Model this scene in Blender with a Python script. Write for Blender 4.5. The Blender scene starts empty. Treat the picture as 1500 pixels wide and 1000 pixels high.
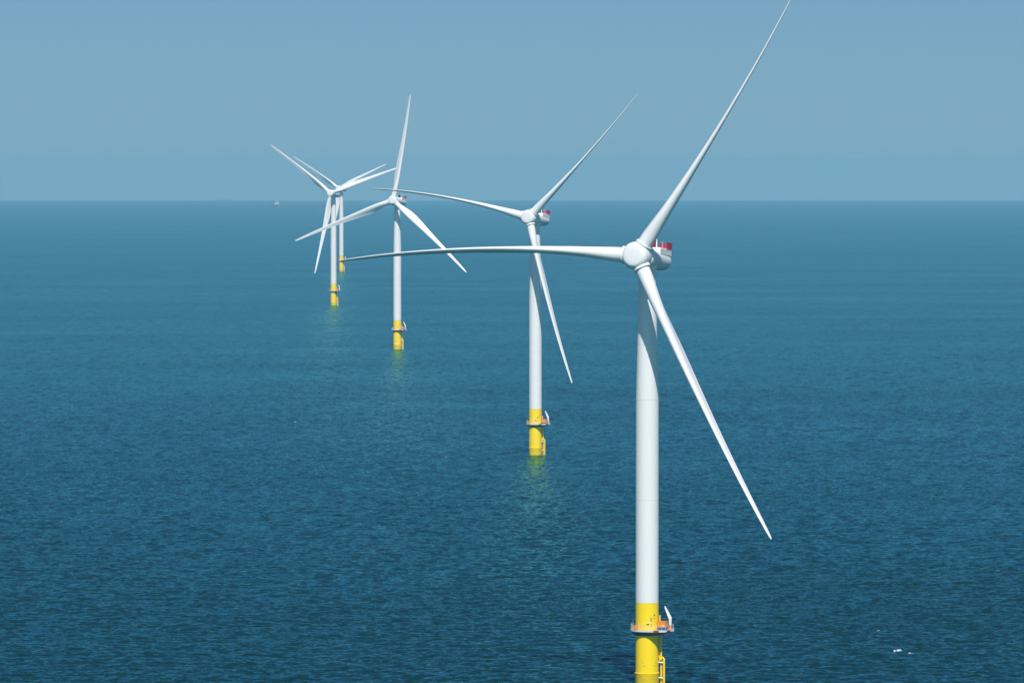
import bpy, math, random
import numpy as np
from mathutils import Vector, Matrix

scene = bpy.context.scene
R = math.radians
RE = 7.4e6                      # effective radius of the earth (with refraction), metres
CAM_H = 126.6

# ------------------------------------------------------------------ camera
cd = bpy.data.cameras.new('camera')
cam = bpy.data.objects.new('camera', cd)
scene.collection.objects.link(cam)
cam.location = (0, 0, CAM_H)
cam.rotation_euler = (R(90 - 1.8529), 0, 0)
cd.sensor_width = 36
cd.lens = 7783.75 / 1500 * 36
cd.clip_start = 1
cd.clip_end = 200000
scene.camera = cam

# ------------------------------------------------------------------ sky and sun
SUN_EL, SUN_AZ = 52.0, -4.0     # azimuth: left of straight behind the camera
sun_dir = Vector((-math.sin(R(SUN_AZ)) * math.cos(R(SUN_EL)), -math.cos(R(SUN_AZ)) * math.cos(R(SUN_EL)), math.sin(R(SUN_EL))))
world = bpy.data.worlds.new('World')
scene.world = world
world.use_nodes = True
wn, wl = world.node_tree.nodes, world.node_tree.links
wn.clear()
sky = wn.new('ShaderNodeTexSky')
# the camera stands high above a round sea, so the visible horizon lies below the level line: lower the sky's rim with it
wtc = wn.new('ShaderNodeTexCoord')
wdip = wn.new('ShaderNodeVectorMath'); wdip.inputs[1].default_value = (0, 0, 0.045)
wl.new(wtc.outputs['Generated'], wdip.inputs[0])
wnm = wn.new('ShaderNodeVectorMath'); wnm.operation = 'NORMALIZE'
wl.new(wdip.outputs[0], wnm.inputs[0]); wl.new(wnm.outputs[0], sky.inputs[0])
sky.sky_type = 'NISHITA'
sky.sun_disc = False
sky.sun_elevation = R(SUN_EL)
sky.sun_rotation = math.atan2(sun_dir.x, sun_dir.y)
sky.altitude = 100
sky.air_density = 0.95
sky.dust_density = 0.45
sky.ozone_density = 1.0
tint = wn.new('ShaderNodeMix'); tint.data_type = 'RGBA'; tint.blend_type = 'MULTIPLY'
tint.inputs[0].default_value = 1.0
wl.new(sky.outputs[0], tint.inputs[6])
tint.inputs[7].default_value = (0.505, 0.77, 1.04, 1)
bg = wn.new('ShaderNodeBackground'); bg.inputs[1].default_value = 0.0665
wo = wn.new('ShaderNodeOutputWorld')
wl.new(tint.outputs[2], bg.inputs[0]); wl.new(bg.outputs[0], wo.inputs[0])

ld = bpy.data.lights.new('sun', 'SUN')
ld.energy = 4.9; ld.angle = R(0.53); ld.color = (1.0, 0.965, 0.91)
sun = bpy.data.objects.new('sun', ld)
sun.rotation_euler = sun_dir.to_track_quat('Z', 'Y').to_euler()
sun.location = (-400, -400, 900)
scene.collection.objects.link(sun)

vs = scene.view_settings
vs.view_transform = 'Standard'; vs.look = 'None'; vs.exposure = 0.05; vs.gamma = 1.0; vs.use_curve_mapping = False
cy = scene.cycles
cy.max_bounces = 6; cy.diffuse_bounces = 3; cy.glossy_bounces = 3; cy.volume_bounces = 1
cy.transparent_max_bounces = 6
cy.use_denoising = True
cy.use_adaptive_sampling = False

# ------------------------------------------------------------------ materials
def principled(name, col, rough=0.5, noise=0.0, nscale=0.6, stretch=(1, 1, 0.15), spec=0.5, metal=0.0):
    """plain paint with a little procedural weathering in object space"""
    m = bpy.data.materials.new(name); m.use_nodes = True
    n, l = m.node_tree.nodes, m.node_tree.links
    b = n['Principled BSDF']
    b.inputs['Roughness'].default_value = rough
    b.inputs['Specular IOR Level'].default_value = spec
    b.inputs['Metallic'].default_value = metal
    if noise > 0:
        tc = n.new('ShaderNodeTexCoord'); mp = n.new('ShaderNodeMapping'); mp.inputs['Scale'].default_value = stretch
        nt = n.new('ShaderNodeTexNoise'); nt.inputs['Scale'].default_value = nscale; nt.inputs['Detail'].default_value = 6
        nt.inputs['Roughness'].default_value = 0.65
        l.new(tc.outputs['Object'], mp.inputs[0]); l.new(mp.outputs[0], nt.inputs['Vector'])
        cr = n.new('ShaderNodeValToRGB')
        cr.color_ramp.elements[0].position = 0.3; cr.color_ramp.elements[1].position = 0.7
        d = 1 - noise
        cr.color_ramp.elements[0].color = (col[0] * d, col[1] * d, col[2] * d, 1)
        cr.color_ramp.elements[1].color = (*col, 1)
        l.new(nt.outputs['Fac'], cr.inputs[0]); l.new(cr.outputs[0], b.inputs['Base Color'])
        mr = n.new('ShaderNodeMapRange'); mr.inputs[3].default_value = rough - 0.08; mr.inputs[4].default_value = rough + 0.12
        l.new(nt.outputs['Fac'], mr.inputs[0]); l.new(mr.outputs[0], b.inputs['Roughness'])
    else:
        b.inputs['Base Color'].default_value = (*col, 1)
    return m

M = {
    'white': principled('white_paint', (0.79, 0.785, 0.765), 0.42, 0.05, 0.25),
    'blade': principled('blade_gelcoat', (0.79, 0.79, 0.775), 0.34, 0.04, 0.2, (1, 1, 1)),
    'nacelle': principled('nacelle_grp', (0.77, 0.775, 0.76), 0.42, 0.05, 0.5, (1, 1, 1)),
    'seam': principled('seam_paint', (0.62, 0.65, 0.65), 0.5),
    'yellow': principled('yellow_paint', (0.98, 0.68, 0.0), 0.45, 0.05, 0.5, spec=0.3),
    'yellow_worn': principled('yellow_worn', (0.97, 0.665, 0.0), 0.5, 0.09, 1.2, (1, 1, 0.3), 0.3),
    'wet': principled('wet_stain', (0.50, 0.37, 0.03), 0.3, 0.3, 2.0, (1, 1, 0.4)),
    'stain': principled('stain_olive', (0.42, 0.31, 0.01), 0.7),
    'orange': principled('orange_paint', (0.88, 0.30, 0.0), 0.45, 0.12, 2.0, (1, 1, 1)),
    'red': principled('red_panel', (0.50, 0.012, 0.05), 0.45, 0.25, 1.5, (1, 1, 1)),
    'cooler': principled('cooler_red', (0.20, 0.008, 0.04), 0.5, 0.2, 1.5, (1, 1, 1)),
    'darkred': principled('dark_red', (0.25, 0.012, 0.02), 0.5),
    'blue': principled('blue_paint', (0.01, 0.09, 0.34), 0.45, 0.2, 2.0, (1, 1, 1)),
    'dark': principled('dark_steel', (0.035, 0.045, 0.05), 0.6, 0.2, 2.0, (1, 1, 1)),
    'galv': principled('galvanised', (0.66, 0.67, 0.67), 0.45, 0.12, 3.0, (1, 1, 1)),
    'grating': principled('grating', (0.35, 0.36, 0.36), 0.6, 0.2, 4.0, (1, 1, 1)),
    'hull': principled('ship_hull', (0.045, 0.07, 0.105), 0.5, 0.2, 0.05, (1, 1, 1)),
    'shipwhite': principled('ship_white', (0.52, 0.50, 0.48), 0.5, 0.1, 0.2, (1, 1, 1)),
    'shipglass': principled('ship_glass', (0.02, 0.03, 0.04), 0.1),
    'funnel': principled('ship_funnel', (0.12, 0.05, 0.03), 0.5),
}
def foam_material():
    m = bpy.data.materials.new('foam'); m.use_nodes = True
    b = m.node_tree.nodes['Principled BSDF']
    b.inputs['Base Color'].default_value = (0.45, 0.52, 0.55, 1); b.inputs['Roughness'].default_value = 0.8
    return m
M['foam'] = foam_material()

def water_material():
    m = bpy.data.materials.new('sea_water'); m.use_nodes = True
    n, l = m.node_tree.nodes, m.node_tree.links
    n.remove(n['Principled BSDF'])
    deep = n.new('ShaderNodeBsdfDiffuse'); deep.inputs['Color'].default_value = (0.0001, 0.0190, 0.0195, 1)
    gl = n.new('ShaderNodeBsdfGlossy'); gl.inputs['Color'].default_value = (0.38, 0.98, 1.0, 1); gl.inputs['Roughness'].default_value = 0.13
    fr = n.new('ShaderNodeFresnel'); fr.inputs['IOR'].default_value = 1.333
    lim = n.new('ShaderNodeMath'); lim.operation = 'MULTIPLY'; lim.inputs[1].default_value = 0.82; lim.use_clamp = True
    mix = n.new('ShaderNodeMixShader')
    l.new(fr.outputs[0], lim.inputs[0]); l.new(lim.outputs[0], mix.inputs[0])
    l.new(deep.outputs[0], mix.inputs[1]); l.new(gl.outputs[0], mix.inputs[2])
    l.new(mix.outputs[0], n['Material Output'].inputs['Surface'])
    geo = n.new('ShaderNodeNewGeometry')
    def slope(scale, stretch, amp, detail):
        mp = n.new('ShaderNodeMapping'); mp.inputs['Scale'].default_value = stretch
        mp.inputs['Rotation'].default_value = (0, 0, R(3))
        l.new(geo.outputs['Position'], mp.inputs[0])
        nt = n.new('ShaderNodeTexNoise'); nt.inputs['Scale'].default_value = scale; nt.inputs['Detail'].default_value = detail
        l.new(mp.outputs[0], nt.inputs['Vector'])
        s = n.new('ShaderNodeVectorMath'); s.operation = 'SUBTRACT'; s.inputs[1].default_value = (0.5, 0.5, 0.5)
        l.new(nt.outputs['Color'], s.inputs[0])
        k = n.new('ShaderNodeVectorMath'); k.operation = 'MULTIPLY'; k.inputs[1].default_value = (amp, amp, 0)
        l.new(s.outputs[0], k.inputs[0])
        return k
    a1 = slope(1.2, (0.4, 1, 1), 1.45, 3)
    a2 = slope(0.25, (0.3, 1, 1), 0.55, 2)
    a3 = slope(0.006, (0.35, 1, 1), 0.10, 2)
    mp = n.new('ShaderNodeMapping'); mp.inputs['Scale'].default_value = (0.5, 1, 1); mp.inputs['Rotation'].default_value = (0, 0, R(6))
    l.new(geo.outputs['Position'], mp.inputs[0])
    pn = n.new('ShaderNodeTexNoise'); pn.inputs['Scale'].default_value = 0.0045; pn.inputs['Detail'].default_value = 5; pn.inputs['Roughness'].default_value = 0.6
    l.new(mp.outputs[0], pn.inputs['Vector'])
    pr = n.new('ShaderNodeMapRange'); pr.inputs[1].default_value = 0.3; pr.inputs[2].default_value = 0.7; pr.inputs[3].default_value = 0.5; pr.inputs[4].default_value = 1.4
    l.new(pn.outputs['Fac'], pr.inputs[0])
    a1s = n.new('ShaderNodeVectorMath'); a1s.operation = 'SCALE'
    l.new(a1.outputs[0], a1s.inputs[0]); l.new(pr.outputs[0], a1s.inputs['Scale']); a1 = a1s
    add = n.new('ShaderNodeVectorMath'); l.new(a1.outputs[0], add.inputs[0]); l.new(a2.outputs[0], add.inputs[1])
    add2 = n.new('ShaderNodeVectorMath'); l.new(add.outputs[0], add2.inputs[0]); l.new(a3.outputs[0], add2.inputs[1])
    add3 = n.new('ShaderNodeVectorMath'); l.new(add2.outputs[0], add3.inputs[0]); l.new(geo.outputs['Normal'], add3.inputs[1])
    nm = n.new('ShaderNodeVectorMath'); nm.operation = 'NORMALIZE'
    l.new(add3.outputs[0], nm.inputs[0]); 
    for q in (gl, fr): l.new(nm.outputs[0], q.inputs['Normal'])
    return m
M['water'] = water_material()

# ------------------------------------------------------------------ helpers
def drop(x, y):
    return -(x * x + y * y) / (2 * RE)

def link(name, verts, faces, mat, parent=None, smooth=True, loc=None, sharp=40):
    me = bpy.data.meshes.new(name)
    me.from_pydata([tuple(v) for v in verts], [], faces)
    me.materials.append(M[mat])
    if smooth:
        me.polygons.foreach_set('use_smooth', [True] * len(me.polygons))
        try: me.set_sharp_from_angle(angle=R(sharp))
        except Exception: pass
    me.update()
    o = bpy.data.objects.new(name, me)
    scene.collection.objects.link(o)
    if parent is not None: o.parent = parent
    if loc is not None: o.location = loc
    return o

class MB:
    """mesh builder"""
    def __init__(s): s.v, s.f = [], []
    def add(s, v, f):
        o = len(s.v); s.v += [tuple(p) for p in v]; s.f += [tuple(i + o for i in q) for q in f]; return s
    def loft(s, rings, cap0=True, cap1=True):
        m = len(rings[0]); v = [p for r in rings for p in r]; f = []
        for i in range(len(rings) - 1):
            for j in range(m):
                k = (j + 1) % m
                f.append((i * m + j, i * m + k, (i + 1) * m + k, (i + 1) * m + j))
        if cap0: f.append(tuple(range(m - 1, -1, -1)))
        if cap1: f.append(tuple((len(rings) - 1) * m + j for j in range(m)))
        return s.add(v, f)
    def lathe(s, prof, n=48, T=None):
        """prof: (z, radius) list, about local z; T maps to place"""
        T = T or Matrix()
        rings = []
        for z, r in prof:
            rings.append([T @ Vector((r * math.cos(2 * math.pi * j / n), r * math.sin(2 * math.pi * j / n), z)) for j in range(n)])
        return s.loft(rings, prof[0][1] > 1e-6, prof[-1][1] > 1e-6)
    def tube(s, pts, r, n=8):
        pts = [Vector(p) for p in pts]; rings = []
        rr = r if isinstance(r, (list, tuple)) else [r] * len(pts)
        for i, p in enumerate(pts):
            d = (pts[min(i + 1, len(pts) - 1)] - pts[max(i - 1, 0)]).normalized()
            a = d.orthogonal().normalized() if i == 0 else (a - a.dot(d) * d).normalized()
            b = d.cross(a)
            rings.append([p + (a * math.cos(t) + b * math.sin(t)) * rr[i] for t in [2 * math.pi * k / n for k in range(n)]])
        return s.loft(rings)
    def box(s, c, d, T=None, bev=0.0):
        """box with chamfered vertical and horizontal edges when bev > 0"""
        T = T or Matrix(); x, y, z = [k / 2 for k in d]; c = Vector(c)
        if bev <= 0:
            v = [T @ (c + Vector((i * x, j * y, k * z))) for i in (-1, 1) for j in (-1, 1) for k in (-1, 1)]
            return s.add(v, [(0, 1, 3, 2), (4, 6, 7, 5), (0, 4, 5, 1), (2, 3, 7, 6), (0, 2, 6, 4), (1, 5, 7, 3)])
        def ring(zz, e):
            a, b = x - e, y - e; q = bev
            pts = [(a, -b + q), (a, b - q), (a - q, b), (-a + q, b), (-a, b - q), (-a, -b + q), (-a + q, -b), (a - q, -b)]
            return [T @ (c + Vector((px, py, zz))) for px, py in pts]
        return s.loft([ring(-z, bev), ring(-z + bev, 0), ring(z - bev, 0), ring(z, bev)])
    def build(s, name, mat, parent=None, smooth=True, sharp=40, loc=None):
        return link(name, s.v, s.f, mat, parent, smooth, loc, sharp)

def empty(name, loc, rz=0.0):
    o = bpy.data.objects.new(name, None)
    scene.collection.objects.link(o)
    o.location = loc; o.rotation_euler = (0, 0, rz)
    o.empty_display_size = 5
    return o
def tag(o, label=None, cat=None, group=None, kind=None):
    if label: o['label'] = label
    if cat: o['category'] = cat
    if group: o['group'] = group
    if kind: o['kind'] = kind
    return o

# ------------------------------------------------------------------ the sea: a directional wave field on a curved sheet
def wave_field(N=2048, L=820.0, U=3.7, wdir=R(-72), hs=0.76, seed=7):
    rng = np.random.default_rng(seed)
    k1 = np.fft.fftfreq(N, L / N) * 2 * np.pi
    kx, ky = np.meshgrid(k1, k1, indexing='xy')
    k = np.hypot(kx, ky); k[0, 0] = 1e-6
    kp = 9.81 * 0.87 ** 2 / U ** 2 * 1.6
    th = np.arctan2(ky, kx) - wdir
    S = k ** -3.7 * np.exp(-1.25 * (kp / k) ** 2) * (0.05 + np.cos(th) ** 4) * np.exp(-(k * 0.11) ** 2)
    S[k < 2 * np.pi / 90] = 0
    A = np.sqrt(S) * (rng.standard_normal((N, N)) + 1j * rng.standard_normal((N, N)))
    hgt = np.fft.ifft2(A).real
    sc = hs / 4 / hgt.std()
    dx = np.fft.ifft2(-1j * kx / k * A).real * sc
    dy = np.fft.ifft2(-1j * ky / k * A).real * sc
    return (hgt * sc).astype(np.float32), dx.astype(np.float32), dy.astype(np.float32), N, L
WH, WX, WY, WN, WL = wave_field()
def sample(F, x, y):
    c, s = math.cos(0.31), math.sin(0.31)
    u = (x * c - y * s) / WL * WN; v = (x * s + y * c) / WL * WN
    iu = np.floor(u).astype(np.int64); iv = np.floor(v).astype(np.int64)
    fu = u - iu; fv = v - iv
    a, b = iu % WN, (iu + 1) % WN; p, q = iv % WN, (iv + 1) % WN
    return (F[p, a] * (1 - fu) + F[p, b] * fu) * (1 - fv) + (F[q, a] * (1 - fu) + F[q, b] * fu) * fv
def gusts(x, y):
    """slow change of roughness over the water, as wind patches"""
    return 1.0 + 0.16 * np.sin(x / 143 + 1.3 * np.sin(y / 310)) * np.sin(y / 420 + 0.8 * np.sin(x / 97)) + 0.10 * np.sin(x / 61 + y / 173 + 2)

def build_sea():
    V, F4 = [], []
    def grid(P, nr, nc, closed=False):
        o = sum(len(v) for v in V); V.append(P)
        i, j = np.meshgrid(np.arange(nr - 1), np.arange(nc if closed else nc - 1), indexing='ij')
        j2 = (j + 1) % nc
        F4.append(np.stack([o + i * nc + j, o + i * nc + j2, o + (i + 1) * nc + j2, o + (i + 1) * nc + j], -1).reshape(-1, 4))
    HALF = R(7.5)
    D = np.concatenate([1 / np.linspace(1 / 1180, 1 / 14000, 1400), np.linspace(14500, 46000, 60)])
    A = np.linspace(HALF, -HALF, 820)
    d, a = np.meshgrid(D, A, indexing='ij')
    x = d * np.sin(a); y = d * np.cos(a)
    edge = np.clip((HALF - np.abs(a)) / R(0.7), 0, 1) * np.clip((d - 1180) / 40, 0, 1) * np.clip((15000 - d) / 7000, 0, 1)
    g = gusts(x, y) * edge
    xx = x + sample(WX, x, y) * g * 1.15; yy = y + sample(WY, x, y) * g * 1.15
    z = sample(WH, x, y) * g - (x * x + y * y) / (2 * RE)
    grid(np.stack([xx, yy, z], -1).reshape(-1, 3), len(D), len(A))
    # the same water all around, calmer in geometry
    D2 = np.concatenate([[1.0], np.linspace(150, 1180, 7), np.geomspace(1180, 46000, 60)[1:]])
    A2 = np.linspace(-HALF, HALF - 2 * np.pi, 220)
    d, a = np.meshgrid(D2, A2, indexing='ij')
    x = d * np.sin(a); y = d * np.cos(a)
    grid(np.stack([x, y, -(x * x + y * y) / (2 * RE)], -1).reshape(-1, 3), len(D2), len(A2))
    D3 = np.linspace(1, 1180, 40); A3 = np.linspace(HALF, -HALF, 60)
    d, a = np.meshgrid(D3, A3, indexing='ij')
    x = d * np.sin(a); y = d * np.cos(a)
    grid(np.stack([x, y, -(x * x + y * y) / (2 * RE)], -1).reshape(-1, 3), len(D3), len(A3))
    v = np.concatenate(V).astype(np.float32); f = np.concatenate(F4).astype(np.int32)
    f = f[:, ::-1]
    me = bpy.data.meshes.new('sea')
    me.vertices.add(len(v)); me.vertices.foreach_set('co', v.ravel())
    me.loops.add(f.size); me.loops.foreach_set('vertex_index', np.ascontiguousarray(f).ravel())
    me.polygons.add(len(f)); me.polygons.foreach_set('loop_start', np.arange(0, f.size, 4, dtype=np.int32))
    me.polygons.foreach_set('use_smooth', np.ones(len(f), dtype=bool))
    me.materials.append(M['water'])
    me.update(calc_edges=True)
    # every face has to look up
    nz = np.empty(len(f) * 3, dtype=np.float32); me.polygons.foreach_get('normal', nz)
    if np.median(nz[2::3]) < 0: me.flip_normals()
    o = bpy.data.objects.new('sea', me); scene.collection.objects.link(o)
    tag(o, kind='structure')
    return o
build_sea()

# ------------------------------------------------------------------ turbines
HUB_H, OVER, TILT, RTIP, CONE, PRE, SAG = 105.0, 8.3, R(5.0), 75.5, R(1.4), 3.9, 3.1
ROOT_R = 3.3

def interp(x, xs, ys): return float(np.interp(x, xs, ys))
def smooth_interp(x, xs, ys):
    """monotone-ish cubic through the stations"""
    i = max(0, min(len(xs) - 2, int(np.searchsorted(xs, x)) - 1))
    h = xs[i + 1] - xs[i]; t = (x - xs[i]) / h
    def sl(k):
        if k == 0: return (ys[1] - ys[0]) / (xs[1] - xs[0])
        if k == len(xs) - 1: return (ys[-1] - ys[-2]) / (xs[-1] - xs[-2])
        a = (ys[k] - ys[k - 1]) / (xs[k] - xs[k - 1]); b = (ys[k + 1] - ys[k]) / (xs[k + 1] - xs[k])
        return 0 if a * b <= 0 else 2 * a * b / (a + b)
    m0, m1 = sl(i) * h, sl(i + 1) * h
    return (2 * t**3 - 3 * t**2 + 1) * ys[i] + (t**3 - 2 * t**2 + t) * m0 + (-2 * t**3 + 3 * t**2) * ys[i + 1] + (t**3 - t**2) * m1

ST = [3.0, 5.5, 9.0, 13.0, 17.5, 24.0, 34.0, 46.0, 58.0, 67.0, 73.0, 75.0, 75.5]
CH = [3.6, 3.62, 4.2, 5.0, 5.35, 4.85, 3.75, 2.75, 2.05, 1.55, 1.1, 0.7, 0.25]
TH = [3.6, 3.55, 3.15, 2.6, 2.15, 1.7, 1.15, 0.78, 0.54, 0.4, 0.28, 0.18, 0.08]
BL = [0.0, 0.0, 0.22, 0.62, 0.92, 1.0, 1.0, 1.0, 1.0, 1.0, 1.0, 1.0, 1.0]
TW = [20, 20, 20, 18.5, 16.5, 12.5, 7, 3.5, 1.2, 0.3, 0, 0, 0]

def blade_sections(pitch, e, t, n, az, nsec=64, m=36):
    """rings of points about the rotor centre. e radial, t anticlockwise tangent, n upwind"""
    rings = []
    rs = [3.0 + (RTIP - 3.0) * (i / (nsec - 1)) for i in range(nsec - 6)] if False else \
         list(np.concatenate([np.linspace(3.0, 26.0, nsec // 2), np.linspace(26.0, 73.0, nsec // 2 - 5)[1:], [74.0, 74.7, 75.1, 75.35, 75.5]]))
    for r in rs:
        c, th, bl = smooth_interp(r, ST, CH), smooth_interp(r, ST, TH), smooth_interp(r, ST, BL)
        p = pitch + R(smooth_interp(r, ST, TW))
        le = -t * math.cos(p) + n * math.sin(p)            # towards the leading edge
        ps = n * math.cos(p) + t * math.sin(p)             # towards the pressure side
        q = max(0.0, (r - ROOT_R) / (RTIP - ROOT_R))
        p0 = pitch
        ctr = e * r * (1 + 0.009 * q) * math.cos(CONE) + n * r * math.sin(CONE) + (n * math.cos(p0) + t * math.sin(p0)) * PRE * q ** 2.5 \
            + Vector((0, 0, -SAG * abs(math.cos(az)))) * q ** 2.2
        ring = []
        for j in range(m):
            a = 2 * math.pi * j / m
            # circle
            cx, cyy = 0.5 * c * math.cos(a), 0.5 * th * math.sin(a)
            # aerofoil: x from 0 (leading) to 1 (trailing)
            xa = 0.5 * (1 - math.cos(a))
            yt = (1.4845 * math.sqrt(xa) - 0.63 * xa - 1.758 * xa**2 + 1.4215 * xa**3 - 0.518 * xa**4) * th * 1.0
            if math.sin(a) >= 0: yy = -yt * 1.15           # suction side
            else: yy = yt * 0.85 * (1 - 0.55 * max(0, xa - 0.45) / 0.55 * 1.4)
            ax = (0.34 - xa) * c
            ring.append(ctr + le * (cx * (1 - bl) + ax * bl) + ps * (-cyy * (1 - bl) + yy * bl))
        rings.append(ring)
    return rings

def rotor_frame():
    n = Vector((0, -math.cos(TILT), math.sin(TILT)))        # upwind, in turbine space (-Y is upwind)
    r = Vector((1, 0, 0))
    up = Vector((0, math.sin(TILT), math.cos(TILT)))
    return n, r, up

MESH = {}
def shared(key, name, make, mat, parent, smooth=True, sharp=40):
    """build once, then share the mesh between the turbines"""
    if key not in MESH:
        mb = MB(); make(mb)
        o = mb.build(name, mat, parent, smooth, sharp); MESH[key] = o.data
    else:
        o = bpy.data.objects.new(name, MESH[key]); scene.collection.objects.link(o); o.parent = parent
    return o

def pieces(key, name, make, mat, parent, smooth=True, sharp=40):
    """like shared(), but every separate piece that make() adds becomes a part of its own"""
    if key not in MESH:
        mb = MB(); parts = []
        def add(v, f):
            one = MB(); MB.add(one, v, f); parts.append(one); return mb
        mb.add = add
        make(mb)
        MESH[key] = len(parts)
        return [shared('%s/%d' % (key, i), name, (lambda t, q=q: MB.add(t, q.v, q.f)), mat, parent, smooth, sharp) for i, q in enumerate(parts)]
    return [shared('%s/%d' % (key, i), name, None, mat, parent, smooth, sharp) for i in range(MESH[key])]

def arc_patch(mb, r, a0, a1, z0, z1, n=6, t=0.02):
    """thin plate lying on a round wall"""
    inn, out = [], []
    v = []
    for i in range(n + 1):
        a = a0 + (a1 - a0) * i / n
        for rr in (r - 0.01, r + t):
            for z in (z0, z1): v.append((rr * math.sin(a), -rr * math.cos(a), z))
    f = []
    for i in range(n):
        o, p = i * 4, i * 4 + 4
        f += [(o + 2, o + 3, p + 3, p + 2), (o + 3, o + 1, p + 1, p + 3), (o, o + 2, p + 2, p)]
    f += [(0, 1, 3, 2), (n * 4, n * 4 + 2, n * 4 + 3, n * 4 + 1)]
    mb.add(v, f)

def deck_outline():
    """platform edge seen from above, in metres; -Y is towards the camera side"""
    pts = []
    for i in range(26):
        a = R(48 + (250 - 48) * i / 25)
        r = 3.85 + 0.2 * math.exp(-((math.degrees(a) - 170) / 25) ** 2)
        pts.append((r * math.cos(a), r * math.sin(a)))
    pts += [(0.0, -4.05), (1.4, -4.5), (2.8, -4.5), (4.3, -4.2), (6.5, -1.2), (6.6, 1.2), (4.6, 2.7)]
    return pts

def make_platform(P):
    out = deck_outline()
    def deck(mb):
        mb.loft([[(x, y, 14.78) for x, y in out], [(x, y, 14.86) for x, y in out]])
    pl = shared('deck', 'platform', deck, 'grating', P, False)
    def fascia(mb):
        o1 = [(x * 1.012, y * 1.012) for x, y in out]; o2 = [(x * 1.004, y * 1.004) for x, y in out]
        n = len(out); rings = []
        prof = [(o2, 14.50), (o1, 14.50), (o1, 14.98), (o2, 14.98), (o2, 14.50)]
        for o, z in prof: rings.append([(x, y, z) for x, y in o])
        mb.loft(rings, False, False)
    shared('fascia', 'fascia', fascia, 'galv', pl, False)
    def support(mb):
        n = len(out)
        a = [(x * 0.97, y * 0.97, 14.74) for x, y in out]
        b = [(x * 0.95, y * 0.95, 14.3) for x, y in out]
        c = []
        for x, y in out:
            l = math.hypot(x, y); c.append((x / l * 2.95, y / l * 2.95, 13.45))
        mb.loft([c, b, a])
    shared('support', 'support_cone', support, 'dark', pl, False)
    def rail(mb):
        # posts along the edge and three rails
        edge = [Vector((x * 0.985, y * 0.985, 0)) for x, y in out]
        n = len(edge)
        for z in (15.35, 15.72, 16.08):
            mb.tube([e + Vector((0, 0, z)) for e in edge + edge[:1]], 0.02 if z < 16 else 0.03, 6)
        acc = 0.0
        for i in range(n):
            a, b = edge[i], edge[(i + 1) % n]
            L = (b - a).length
            s = -acc
            while s + 1.15 <= L or (i == 0 and s == 0):
                s2 = s + 1.15 if not (i == 0 and s == 0 and acc == 0 and False) else 0
                if s2 > L: break
                p = a + (b - a) * (s2 / L)
                mb.tube([p + Vector((0, 0, 14.86)), p + Vector((0, 0, 16.1))], 0.038, 6)
                s = s2
            acc = L - s if s + 0 < L else 0.0
    shared('rail', 'railing', rail, 'galv', pl)
    def gate(mb):
        # red kick panels on the edge at the lay-down bay
        for (x0, y0), (x1, y1) in (((1.45, -4.56), (2.75, -4.56)), ((4.75, -3.68), (5.6, -2.47))):
            a, b = Vector((x0, y0, 0)), Vector((x1, y1, 0)); d = (b - a).normalized(); nn = Vector((d.y, -d.x, 0))
            a += nn * 0.05; b += nn * 0.05
            v = [a + Vector((0, 0, 14.56)), b + Vector((0, 0, 14.56)), b + Vector((0, 0, 14.95)), a + Vector((0, 0, 14.95))]
            v += [q + nn * 0.04 for q in v]
            mb.add(v, [(4, 5, 6, 7), (0, 1, 5, 4), (1, 2, 6, 5), (2, 3, 7, 6), (3, 0, 4, 7), (3, 2, 1, 0)])
    pieces('gate', 'kick_panel', gate, 'darkred', pl, False)
    return pl

def make_crane(P):
    def ped(mb): mb.lathe([(14.86, 0.48), (14.98, 0.48), (15.0, 0.34), (15.95, 0.34), (16.0, 0.42), (16.05, 0.42)], 20, Matrix.Translation((5.65, -0.6, 0)))
    pd = shared('ped', 'crane', ped, 'orange', P)
    def col(mb): mb.lathe([(16.05, 0.36), (16.2, 0.38), (17.6, 0.36), (17.9, 0.33), (18.0, 0.2)], 20, Matrix.Translation((5.65, -0.6, 0)))
    shared('col', 'column', col, 'white', pd)
    def boom(mb):
        a, b = Vector((5.75, -0.6, 17.45)), Vector((4.35, -0.75, 20.6)); rings = []
        d = (b - a).normalized(); s = Vector((0, 1, 0)); u = d.cross(s).normalized()
        for t, w, h in ((0, .27, .36), (.15, .27, .40), (.6, .2, .3), (.97, .12, .14), (1.0, .08, .1)):
            c = a + (b - a) * t
            rings.append([c + s * i * w + u * j * h for i, j in ((-1, -1), (1, -1), (1, 1), (-1, 1))])
        mb.loft(rings)
        mb.tube([b, b + Vector((0.02, 0, -0.5))], 0.03, 6)
        mb.box(b + Vector((0.02, 0, -0.55)), (0.14, 0.1, 0.18))
    shared('boom', 'boom', boom, 'white', pd, False)

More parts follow.
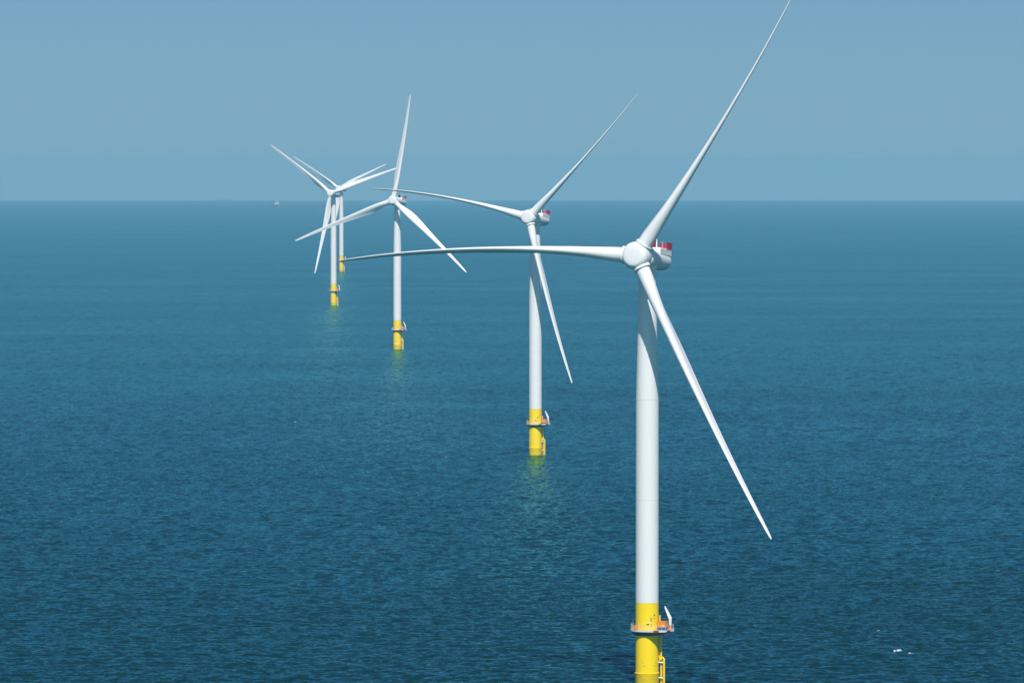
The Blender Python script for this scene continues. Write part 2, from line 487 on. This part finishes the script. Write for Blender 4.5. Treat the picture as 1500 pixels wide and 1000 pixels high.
def make_equipment(P):
    rot = Matrix.Rotation(R(-28), 4, 'Z')
    def container(mb):
        c = rot @ Vector((0, 0, 0))
        T = Matrix.Translation((3.75, -1.6, 15.5 + 0.72)) @ rot
        mb.box((0, 0, 0), (2.1, 1.4, 1.45), T, 0.05)
        for i in range(5): mb.box((-0.8 + i * 0.4, -0.72, 0), (0.09, 0.05, 1.2), T)
        mb.box((0, 0, 0.75), (2.2, 1.5, 0.07), T)
    oc = shared('cont', 'container', container, 'orange', P, False)
    def cabinet(mb):
        T = Matrix.Translation((3.75, -1.6, 15.16)) @ rot
        mb.box((0, 0, -0.02), (2.0, 1.3, 0.6), T, 0.04)
        for i in range(4): mb.box((-0.75 + i * 0.5, -0.67, 0), (0.06, 0.08, 0.5), T)
    shared('cab', 'cabinet', cabinet, 'blue', P, False)
    def sheet(mb):
        T = Matrix.Translation((3.75, -1.6, 16.05)) @ rot
        mb.box((0.62, -0.78, -0.12), (0.42, 0.04, 0.34), T)
    shared('plate', 'name_plate', sheet, 'white', oc, False)
    def post(mb):
        mb.tube([(3.15, 0.2, 14.86), (3.15, 0.2, 18.2)], 0.17, 12)
        mb.box((3.15, 0.2, 18.22), (0.5, 0.3, 0.1))
    shared('post', 'davit_post', post, 'yellow', P)
    def locker(mb):
        mb.box((-2.75, -2.35, 15.42), (0.75, 0.6, 1.08), Matrix(), 0.04)
        for z in (15.15, 15.45, 15.75): mb.box((-2.75, -2.67, z), (0.62, 0.08, 0.05))
    shared('locker', 'locker', locker, 'orange', P, False)
    def locker2(mb):
        mb.box((-3.2, -1.55, 15.35), (0.45, 0.5, 0.95), Matrix(), 0.04)
    shared('locker2', 'locker', locker2, 'orange', P, False)
    def aerial(mb):
        mb.tube([(-3.45, -1.4, 14.86), (-3.45, -1.4, 17.1)], 0.03, 6)
        mb.tube([(-3.75, 0.8, 14.86), (-3.75, 0.8, 16.6)], 0.03, 6)
    pieces('aerial', 'aerial', aerial, 'galv', P)

def make_base(P):
    def tp(mb):
        mb.lathe([(3.5, 2.83), (4.6, 2.83), (20.8, 2.83)], 64)
    t = shared('tp', 'transition_piece', tp, 'yellow', P)
    def pile(mb):
        mb.lathe([(-6.0, 2.98), (3.36, 2.98), (3.48, 3.04), (3.56, 3.04), (3.62, 2.86)], 64)
    pl = shared('pile', 'monopile', pile, 'yellow_worn', P)
    def band(mb):
        n = 64; rg = random.Random(3); top = [0.42 + 0.16 * math.sin(j * 0.7) + rg.uniform(-.1, .1) for j in range(n)]
        mb.loft([[(2.987 * math.cos(2 * math.pi * j / n), 2.987 * math.sin(2 * math.pi * j / n), z if z < 0 else top[j]) for j in range(n)] for z in (-1.5, 1)], False, False)
    shared('band', 'splash_band', band, 'wet', pl)
    def marks(mb):
        r = 2.83
        def at(dx): return math.asin(max(-1, min(1, dx / r)))
        # worn remains of a painted number
        for x0, x1, z0, z1 in ((-1.16, -1.08, 5.95, 6.55), (-1.15, -.82, 5.35, 5.50), (-.78, -.62, 5.18, 5.44), (-.6, -.42, 5.40, 5.52), (-.98, -.9, 5.25, 5.35),
                               (2.06, 2.14, 5.95, 6.5), (1.72, 1.98, 5.32, 5.50), (2.0, 2.2, 5.48, 5.6), (2.18, 2.26, 7.0, 7.2)):
            arc_patch(mb, r, at(x0), at(x1), z0, z1, 4, 0.006)
    pieces('marks', 'worn_marking', marks, 'stain', t, False)
    def sign(mb): arc_patch(mb, 2.83, R(-4), R(9), 15.75, 16.05, 4, 0.04)
    sg = shared('sign', 'wall_sign', sign, 'galv', t, False)
    def sign2(mb): arc_patch(mb, 2.83, R(-4), R(9), 15.45, 15.74, 4, 0.045)
    shared('sign2', 'red_band', sign2, 'red', sg, False)
    def lamp(mb):
        arc_patch(mb, 2.83, R(16.5), R(20.5), 16.35, 17.25, 3, 0.14)
        arc_patch(mb, 2.83, R(18), R(20.5), 15.1, 15.7, 3, 0.10)
    pieces('lamp', 'cable_box', lamp, 'blue', t, False)
    def dots(mb):
        mb.lathe([(0, 0.14), (0.16, 0.14), (0.22, 0.06)], 10, Matrix.Translation((1.72, -2.25, 17.9)) @ Matrix.Rotation(R(90), 4, 'X'))
        mb.lathe([(0, 0.1), (0.12, 0.1), (0.16, 0.04)], 10, Matrix.Translation((1.68, -2.28, 17.0)) @ Matrix.Rotation(R(90), 4, 'X'))
    pieces('dots', 'wall_lamp', dots, 'dark', t)
    def anode(mb):
        mb.box((-1.05, -2.88, 2.35), (0.14, 0.16, 0.3), Matrix(), 0.02)
    shared('anode', 'fitting', anode, 'galv', pl, False)
    def jt(mb):
        mb.tube([(3.12, 0.35, 13.9), (3.12, 0.35, 6.4)], 0.2, 12)
        mb.tube([(3.42, -0.15, 14.5), (3.42, -0.15, -4)], 0.17, 12)
    pieces('jtube', 'cable_tube', jt, 'yellow_worn', P)

def make_landing(P):
    fx = [(3.55, 0.75), (4.15, -0.75)]
    def ladder(mb):
        for s in (-0.28, 0.28):
            mb.tube([(3.62, s, 14.8), (3.62, s, -3.0)], 0.05, 6)
        z = -2.0
        while z < 14.7:
            mb.tube([(3.62, -0.28, z), (3.62, 0.28, z)], 0.03, 6); z += 0.35
    def fenders(mb):
        for k, (x, y) in enumerate(fx):
            top = 7.8 if k == 0 else 7.15
            pts = [(x - 0.75, y * 0.8, top - 0.35), (x - 0.5, y * 0.86, top + .02), (x - 0.22, y * .95, top + 0.1), (x, y, top - 0.25), (x, y, top - 0.8), (x, y, 2.0), (x, y, -4.0)]
            mb.tube(pts, 0.26, 14)
    fd = shared('ladder', 'ladder', ladder, 'yellow', P)
    pieces('fend', 'fender_tube', fenders, 'yellow_worn', P)
    def stubs(mb):
        for z in (6.0, 2.2, -0.9):
            for x, y in fx:
                mb.tube([(2.55, y * 0.7, z + 0.15), (x, y, z)], 0.17, 10)
    pieces('stub', 'strut', stubs, 'white', P)

def make_tower(P):
    def tw(mb):
        mb.lathe([(20.8, 2.825), (46.0, 2.825), (70.5, 2.80), (84.0, 2.46), (101.3, 2.03), (101.9, 2.03)], 64)
    t = shared('tower', 'tower', tw, 'white', P, True, 60)
    for k, (z, r) in enumerate(((20.84, 2.825), (46.0, 2.825), (70.5, 2.80), (84.0, 2.46))):
        def fl(mb, z=z, r=r): mb.lathe([(z - 0.07, r - 0.02), (z - 0.05, r + 0.018), (z + 0.05, r + 0.018), (z + 0.07, r - 0.02)], 64)
        shared('fl%d' % k, 'flange', fl, 'seam', t)
    return t

def make_nacelle(P):
    """nacelle, generator, hub. turbine space: tower on Z, upwind -Y, the rotor centre OVER metres upwind"""
    n, rx, up = rotor_frame()
    C = Vector((0, 0, HUB_H)) + n * OVER
    back = -n
    # matrix: local z along the axis towards the rear, x right, y up
    T = Matrix(((rx.x, up.x, back.x, C.x), (rx.y, up.y, back.y, C.y), (rx.z, up.z, back.z, C.z), (0, 0, 0, 1)))
    def hub(mb):
        mb.lathe([(-2.74, 0.001), (-2.73, 0.8), (-2.70, 1.6), (-2.64, 2.2), (-2.54, 2.5), (-2.38, 2.75), (-2.15, 2.98), (-1.75, 3.2), (-1.2, 3.36), (-0.4, 3.46), (0.6, 3.45), (1.6, 3.33), (2.45, 3.12), (2.6, 2.9)], 64, T)
    hb = shared('hub', 'hub', hub, 'nacelle', P, True, 25)
    def seam(mb): mb.lathe([(-2.53, 2.46), (-2.575, 2.48), (-2.565, 2.51), (-2.5, 2.52)], 64, T)
    shared('hubseam', 'front_plate_seam', seam, 'seam', hb)
    def gen(mb):
        mb.lathe([(2.62, 2.9), (2.7, 3.2), (2.85, 3.3), (3.25, 3.3), (3.3, 3.22), (3.42, 3.22), (3.47, 3.32), (4.5, 3.32), (4.55, 3.22), (4.67, 3.22), (4.72, 3.30), (5.1, 3.27), (5.25, 3.1), (5.3, 2.7)], 72, T)
    shared('gen', 'generator', gen, 'nacelle', P, True, 30)
    # canopy: rounded section, drawn down slightly to the rear
    def sec(d, hw, top, bot, p=2.9, m=56):
        ring = []
        for j in range(m):
            a = 2 * math.pi * j / m
            c, s = math.cos(a), math.sin(a)
            x = hw * (abs(c) ** (2 / p)) * (1 if c > 0 else -1)
            y = (top if s > 0 else bot) * (abs(s) ** (2 / p)) * (1 if s > 0 else -1)
            ring.append(T @ Vector((x, y, d)))
        return ring
    def canopy(mb):
        mb.loft([sec(5.2, 2.6, 2.5, 2.6, 2.1), sec(5.32, 2.85, 2.75, 2.85, 2.1), sec(6.2, 2.85, 2.7, 2.85, 2.1), sec(10.0, 2.8, 2.45, 2.7, 2.15), sec(14.0, 2.76, 2.25, 2.5, 2.2),
                 sec(18.2, 2.7, 2.05, 2.3, 2.2), sec(19.2, 2.62, 1.97, 2.22, 2.2), sec(19.8, 2.46, 1.83, 2.06, 2.2), sec(20.2, 2.2, 1.6, 1.8, 2.2), sec(20.45, 1.75, 1.25, 1.4, 2.2), sec(20.55, 1.1, .8, .9, 2.2)])
    nc = shared('canopy', 'nacelle', canopy, 'nacelle', P, True, 35)
    def yaw(mb):
        mb.lathe([(101.85, 2.05), (101.95, 2.2), (102.35, 2.2), (102.6, 2.35), (104.2, 2.35)], 48)
    shared('yaw', 'yaw_bearing', yaw, 'nacelle', P, True, 30)
    def under(mb):
        mb.box((0, -2.75, 12.4), (1.6, 0.5, 1.8), T, 0.1)
    shared('hatch', 'hatch', under, 'nacelle', nc, False)
    # hoist deck on the rear
    def deck(mb):
        mb.box((0, 2.0, 15.2), (5.0, 1.75, 9.0), T, 0.2)
    dk = shared('hdeck', 'hoist_deck', deck, 'nacelle', P, False)
    def fence(mb):
        W, z0, z1 = 2.6, 15.6, 19.6; yb, H = 2.95, 1.5
        def panel(a, b):
            a, b = Vector(a), Vector(b); L = (b - a).length; k = max(1, round(L / 0.75)); d = (b - a) / k
            nn = Vector((-d.z, 0, d.x)).normalized() * 0.03
            for i in range(k):
                for r in range(2):
                    p0 = a + d * (i + 0.06); p1 = a + d * (i + 0.94); y0, y1 = yb + 0.06 + r * 0.73, yb + 0.06 + r * 0.73 + 0.66
                    v = [Vector((p.x, y, p.z)) + s * nn for s in (-1, 1) for p, y in ((p0, y0), (p1, y0), (p1, y1), (p0, y1))]
                    mb.add([T @ q for q in v], [(3, 2, 1, 0), (4, 5, 6, 7), (0, 1, 5, 4), (1, 2, 6, 5), (2, 3, 7, 6), (3, 0, 4, 7)])
        panel((W, 0, z0), (W, 0, z1)); panel((-0.7, 0, z1), (W, 0, z1))
    pieces('fence', 'fence_panel', fence, 'red', dk, False)
    def fposts(mb):
        W, z0, z1 = 2.6, 15.6, 19.6; yb, H = 2.8, 1.68
        for x in (W,):
            for k in range(6): 
                z = z0 + (z1 - z0) * k / 5; mb.tube([T @ Vector((x, yb, z)), T @ Vector((x, yb + H, z))], 0.05, 6)
            for y in (yb + H * .5, yb + H): mb.tube([T @ Vector((x, y, z0)), T @ Vector((x, y, z1))], 0.045, 6)
        for k in range(6):
            x = -0.75 + (W + 0.75) * k / 5; mb.tube([T @ Vector((x, yb, z1)), T @ Vector((x, yb + H, z1))], 0.05, 6)
        for y in (yb + H * .5, yb + H): mb.tube([T @ Vector((-0.75, y, z1)), T @ Vector((W, y, z1))], 0.045, 6)
    shared('fposts', 'fence_frame', fposts, 'darkred', dk)
    # tall cooler on the left, ahead of the deck
    def cooler(mb):
        mb.box((-1.8, 3.98, 17.4), (1.75, 2.4, 0.55), T, 0.06)
    co = shared('cooler', 'cooler', cooler, 'cooler', P, False)
    def fins(mb):
        for i in range(5):
            mb.box((-2.5 + i * 0.35, 3.98, 17.1), (0.06, 2.3, 0.12), T)
    pieces('fins', 'cooler_fin', fins, 'darkred', co, False)
    def mast(mb):
        mb.tube([T @ Vector((-0.72, 2.7, 17.4)), T @ Vector((-0.72, 4.6, 17.4)), T @ Vector((-0.72, 5.5, 17.4))], [0.2, 0.16, 0.05], 10)
        mb.tube([T @ Vector((-2.7, 4.9, 17.4)), T @ Vector((-2.7, 5.9, 17.4))], 0.05, 6)
        mb.tube([T @ Vector((0.1, 2.8, 19.4)), T @ Vector((0.1, 5.0, 19.4))], 0.05, 6)
    pieces('mast', 'mast', mast, 'white', P)
    return C, hb

def make_rotor(P, C, hb, az0, pitch):
    n, rx, up = rotor_frame()
    for k in range(3):
        az = az0 + k * 2 * math.pi / 3
        e = (rx * math.cos(az) + up * math.sin(az)); t = (-rx * math.sin(az) + up * math.cos(az))
        rings = [[C + p for p in ring] for ring in blade_sections(pitch, e, t, n, az)]
        mb = MB(); mb.loft(rings)
        mb.build('blade', 'blade', P, True, 50)
        # collar where the blade meets the hub
        ee = (e * math.cos(CONE) + n * math.sin(CONE)).normalized()
        q = ee.to_track_quat('Z', 'Y').to_matrix().to_4x4(); q.translation = C
        mb = MB(); mb.lathe([(2.0, 2.16), (3.2, 2.14), (3.32, 2.2), (3.5, 2.2), (3.56, 2.12), (3.56, 1.95), (3.5, 1.7)], 48, q)
        mb.build('blade_collar', 'nacelle', hb, True, 30)

TURB = [  # x, distance, yaw, azimuth of first blade, pitch, label
    (33.1, 1299.6, 19.8, 176.34, 69, 'nearest and largest wind turbine, its yellow base cut off by the bottom of the picture'),
    (10.4, 2359.6, 21.1, 165.51, 72, 'second nearest wind turbine, its tower crossed by the level blade of the nearest one'),
    (-81.3, 3765.6, 19.5, 79.77, 10, 'white wind turbine third from the camera, one blade pointing almost straight up'),
    (-168.1, 5005.5, 17.3, 140.67, 10, 'white wind turbine fourth from the camera, its yellow base leftmost of the row'),
    (-216.5, 6740.6, 23.5, 145.35, 10, 'farthest faintest wind turbine, half hidden behind the fourth one'),
]
for x, d, yw, az, pit, label in TURB:
    P = empty('wind_turbine', (x, d, drop(x, d)), -R(yw))
    tag(P, label, 'wind turbine', 'offshore wind turbines standing in a row')
    # foundation and platform keep their own bearing: they sit in a frame turned back to face the camera side
    F = P
    make_tower(P)
    C, hb = make_nacelle(P)
    make_rotor(P, C, hb, R(az), R(pit))
    before = set(o.name for o in P.children)
    make_base(P); make_landing(P)
    low = set(o.name for o in P.children)
    make_platform(P); make_crane(P); make_equipment(P)
    for o in P.children:
        if o.name not in before: o.rotation_euler = (0, 0, R(yw))
        if o.name not in low: o.location.z = -0.72

# ------------------------------------------------------------------ ships far out
def ship(x, d, L, heading, label, scale=1.0):
    P = empty('cargo_ship', (x, d, drop(x, d)), heading)
    tag(P, label, 'ship', 'cargo ships on the horizon')
    mb = MB(); B = 32 * scale; rings = []
    for z, k in ((-6, .93), (0, .97), (7 * scale, 1.0), (9.5 * scale, 1.0)):
        w = B / 2 * k; h = L / 2 * (0.985 + 0.015 * k)
        rings.append([(-h, -w * .8, z), (-h + 8, -w, z), (h * .8, -w, z), (h * .93, -w * .6, z), (h + z * .25, 0, z), (h * .93, w * .6, z), (h * .8, w, z), (-h + 8, w, z), (-h, w * .8, z)])
    mb.loft(rings); hull = mb.build('hull', 'hull', P, False)
    mb = MB()
    for i in range(5): mb.box((-L / 2 + 70 * scale + i * 30 * scale, 0, 10.2 * scale), (20 * scale, 18 * scale, 1.6 * scale), Matrix(), .3)
    mb.build('hatch_cover', 'funnel', hull, False)
    mb = MB(); mb.tube([(L / 2 - 14, 0, 9 * scale), (L / 2 - 14, 0, 18 * scale)], .5, 8); mb.build('foremast', 'shipwhite', P)
    mb = MB(); c = -L / 2 + 22 * scale
    mb.box((c, 0, 13 * scale), (22 * scale, B * .9, 7.4 * scale), Matrix(), .3)
    mb.box((c + 3 * scale, 0, 20.5 * scale), (15 * scale, B * .8, 8 * scale), Matrix(), .3)
    mb.box((c + 5 * scale, 0, 26.5 * scale), (9 * scale, B * 1.0, 4.4 * scale), Matrix(), .3)
    sup = mb.build('superstructure', 'shipwhite', P, False)
    mb = MB(); mb.box((c + 5 * scale, 0, 27 * scale), (9.3 * scale, B * .96, 1.5 * scale)); mb.build('bridge_window', 'shipglass', sup, False)
    mb = MB(); mb.box((c - 12 * scale, 0, 19 * scale), (6 * scale, 8 * scale, 18 * scale), Matrix(), .6); mb.build('funnel', 'funnel', sup, False)
    mb = MB(); mb.tube([(c + 5 * scale, 0, 28 * scale), (c + 5 * scale, 0, 37 * scale)], .5, 8); mb.tube([(c + 5 * scale, -4 * scale, 33 * scale), (c + 5 * scale, 4 * scale, 33 * scale)], .3, 8)
    mb.build('mast', 'shipwhite', sup)
def px2x(px, d): return (px - 750) / 7783.75 * d
ship(px2x(437, 23000), 23000, 232, R(4), 'hazy cargo ship with long low hull and pale bridge at its left end')
ship(px2x(331, 37500), 37500, 125, R(180), 'faintest smaller ship on the horizon, left of the other ship', 0.6)

# ------------------------------------------------------------------ whitecaps: small foam clumps lying on the wave crests
def foam():
    rnd = random.Random(4); mb = MB()
    f, pt = 7783.75, R(1.8529)
    spots = [(1316, 953, 1.3), (1335, 957, .7), (1288, 923, .45), (1462, 837, .45), (432, 618, .7), (655, 670, 1.0), (645, 673, .5), (631, 784, .5), (1178, 588, .5)]
    for px, py, s in spots:
        el = pt + math.atan((py - 500) / f)
        d = CAM_H / math.tan(el)
        for _ in range(3): d = (CAM_H + d * d / (2 * RE)) / math.tan(el)
        x0 = (px - 750) / f * d
        for q in range(int(10 * s) + 4):
            cx = x0 + rnd.gauss(0, 0.55 * s); cyy = d + rnd.gauss(0, 1.1 * s)
            w, dp = rnd.uniform(.1, .42) * s, rnd.uniform(.15, .6) * s; m = 9
            ring, top = [], []
            for j in range(m):
                a = 2 * math.pi * j / m; k = rnd.uniform(.55, 1.15)
                X, Y = cx + w * k * math.cos(a), cyy + dp * k * math.sin(a)
                gg = gusts(np.array([X]), np.array([Y]))
                z = float((sample(WH, np.array([X]), np.array([Y])) * gg)[0]) + drop(X, Y)
                ring.append((X, Y, z - 0.05)); top.append((cx + (X - cx) * .7, cyy + (Y - cyy) * .7, z + 0.10 * s))
            mb.loft([ring, top], False, True)
    o = mb.build('sea_foam', 'foam')
    tag(o, 'small white flecks of foam on the wave crests', 'foam', kind='stuff')
foam()

# ------------------------------------------------------------------ haze: the sea air
def haze():
    mb = MB(); S = 47000.0; z0 = drop(46000, 0) - 1.0; z1 = 200.0
    mb.box((0, 0, (z0 + z1) / 2), (2 * S, 2 * S, z1 - z0))
    m = bpy.data.materials.new('haze'); m.use_nodes = True
    n, l = m.node_tree.nodes, m.node_tree.links
    n.remove(n['Principled BSDF'])
    v = n.new('ShaderNodeVolumePrincipled')
    v.inputs['Color'].default_value = (0.228, 0.545, 0.79, 1)
    v.inputs['Absorption Color'].default_value = (0.25, 0.25, 0.25, 1)
    v.inputs['Density'].default_value = 5.8e-5
    v.inputs['Anisotropy'].default_value = 0.0
    l.new(v.outputs[0], n['Material Output'].inputs['Volume'])
    M['haze'] = m
    o = mb.build('haze', 'haze', None, False)
    tag(o, 'pale blue haze over the sea', 'haze', kind='stuff')
haze()
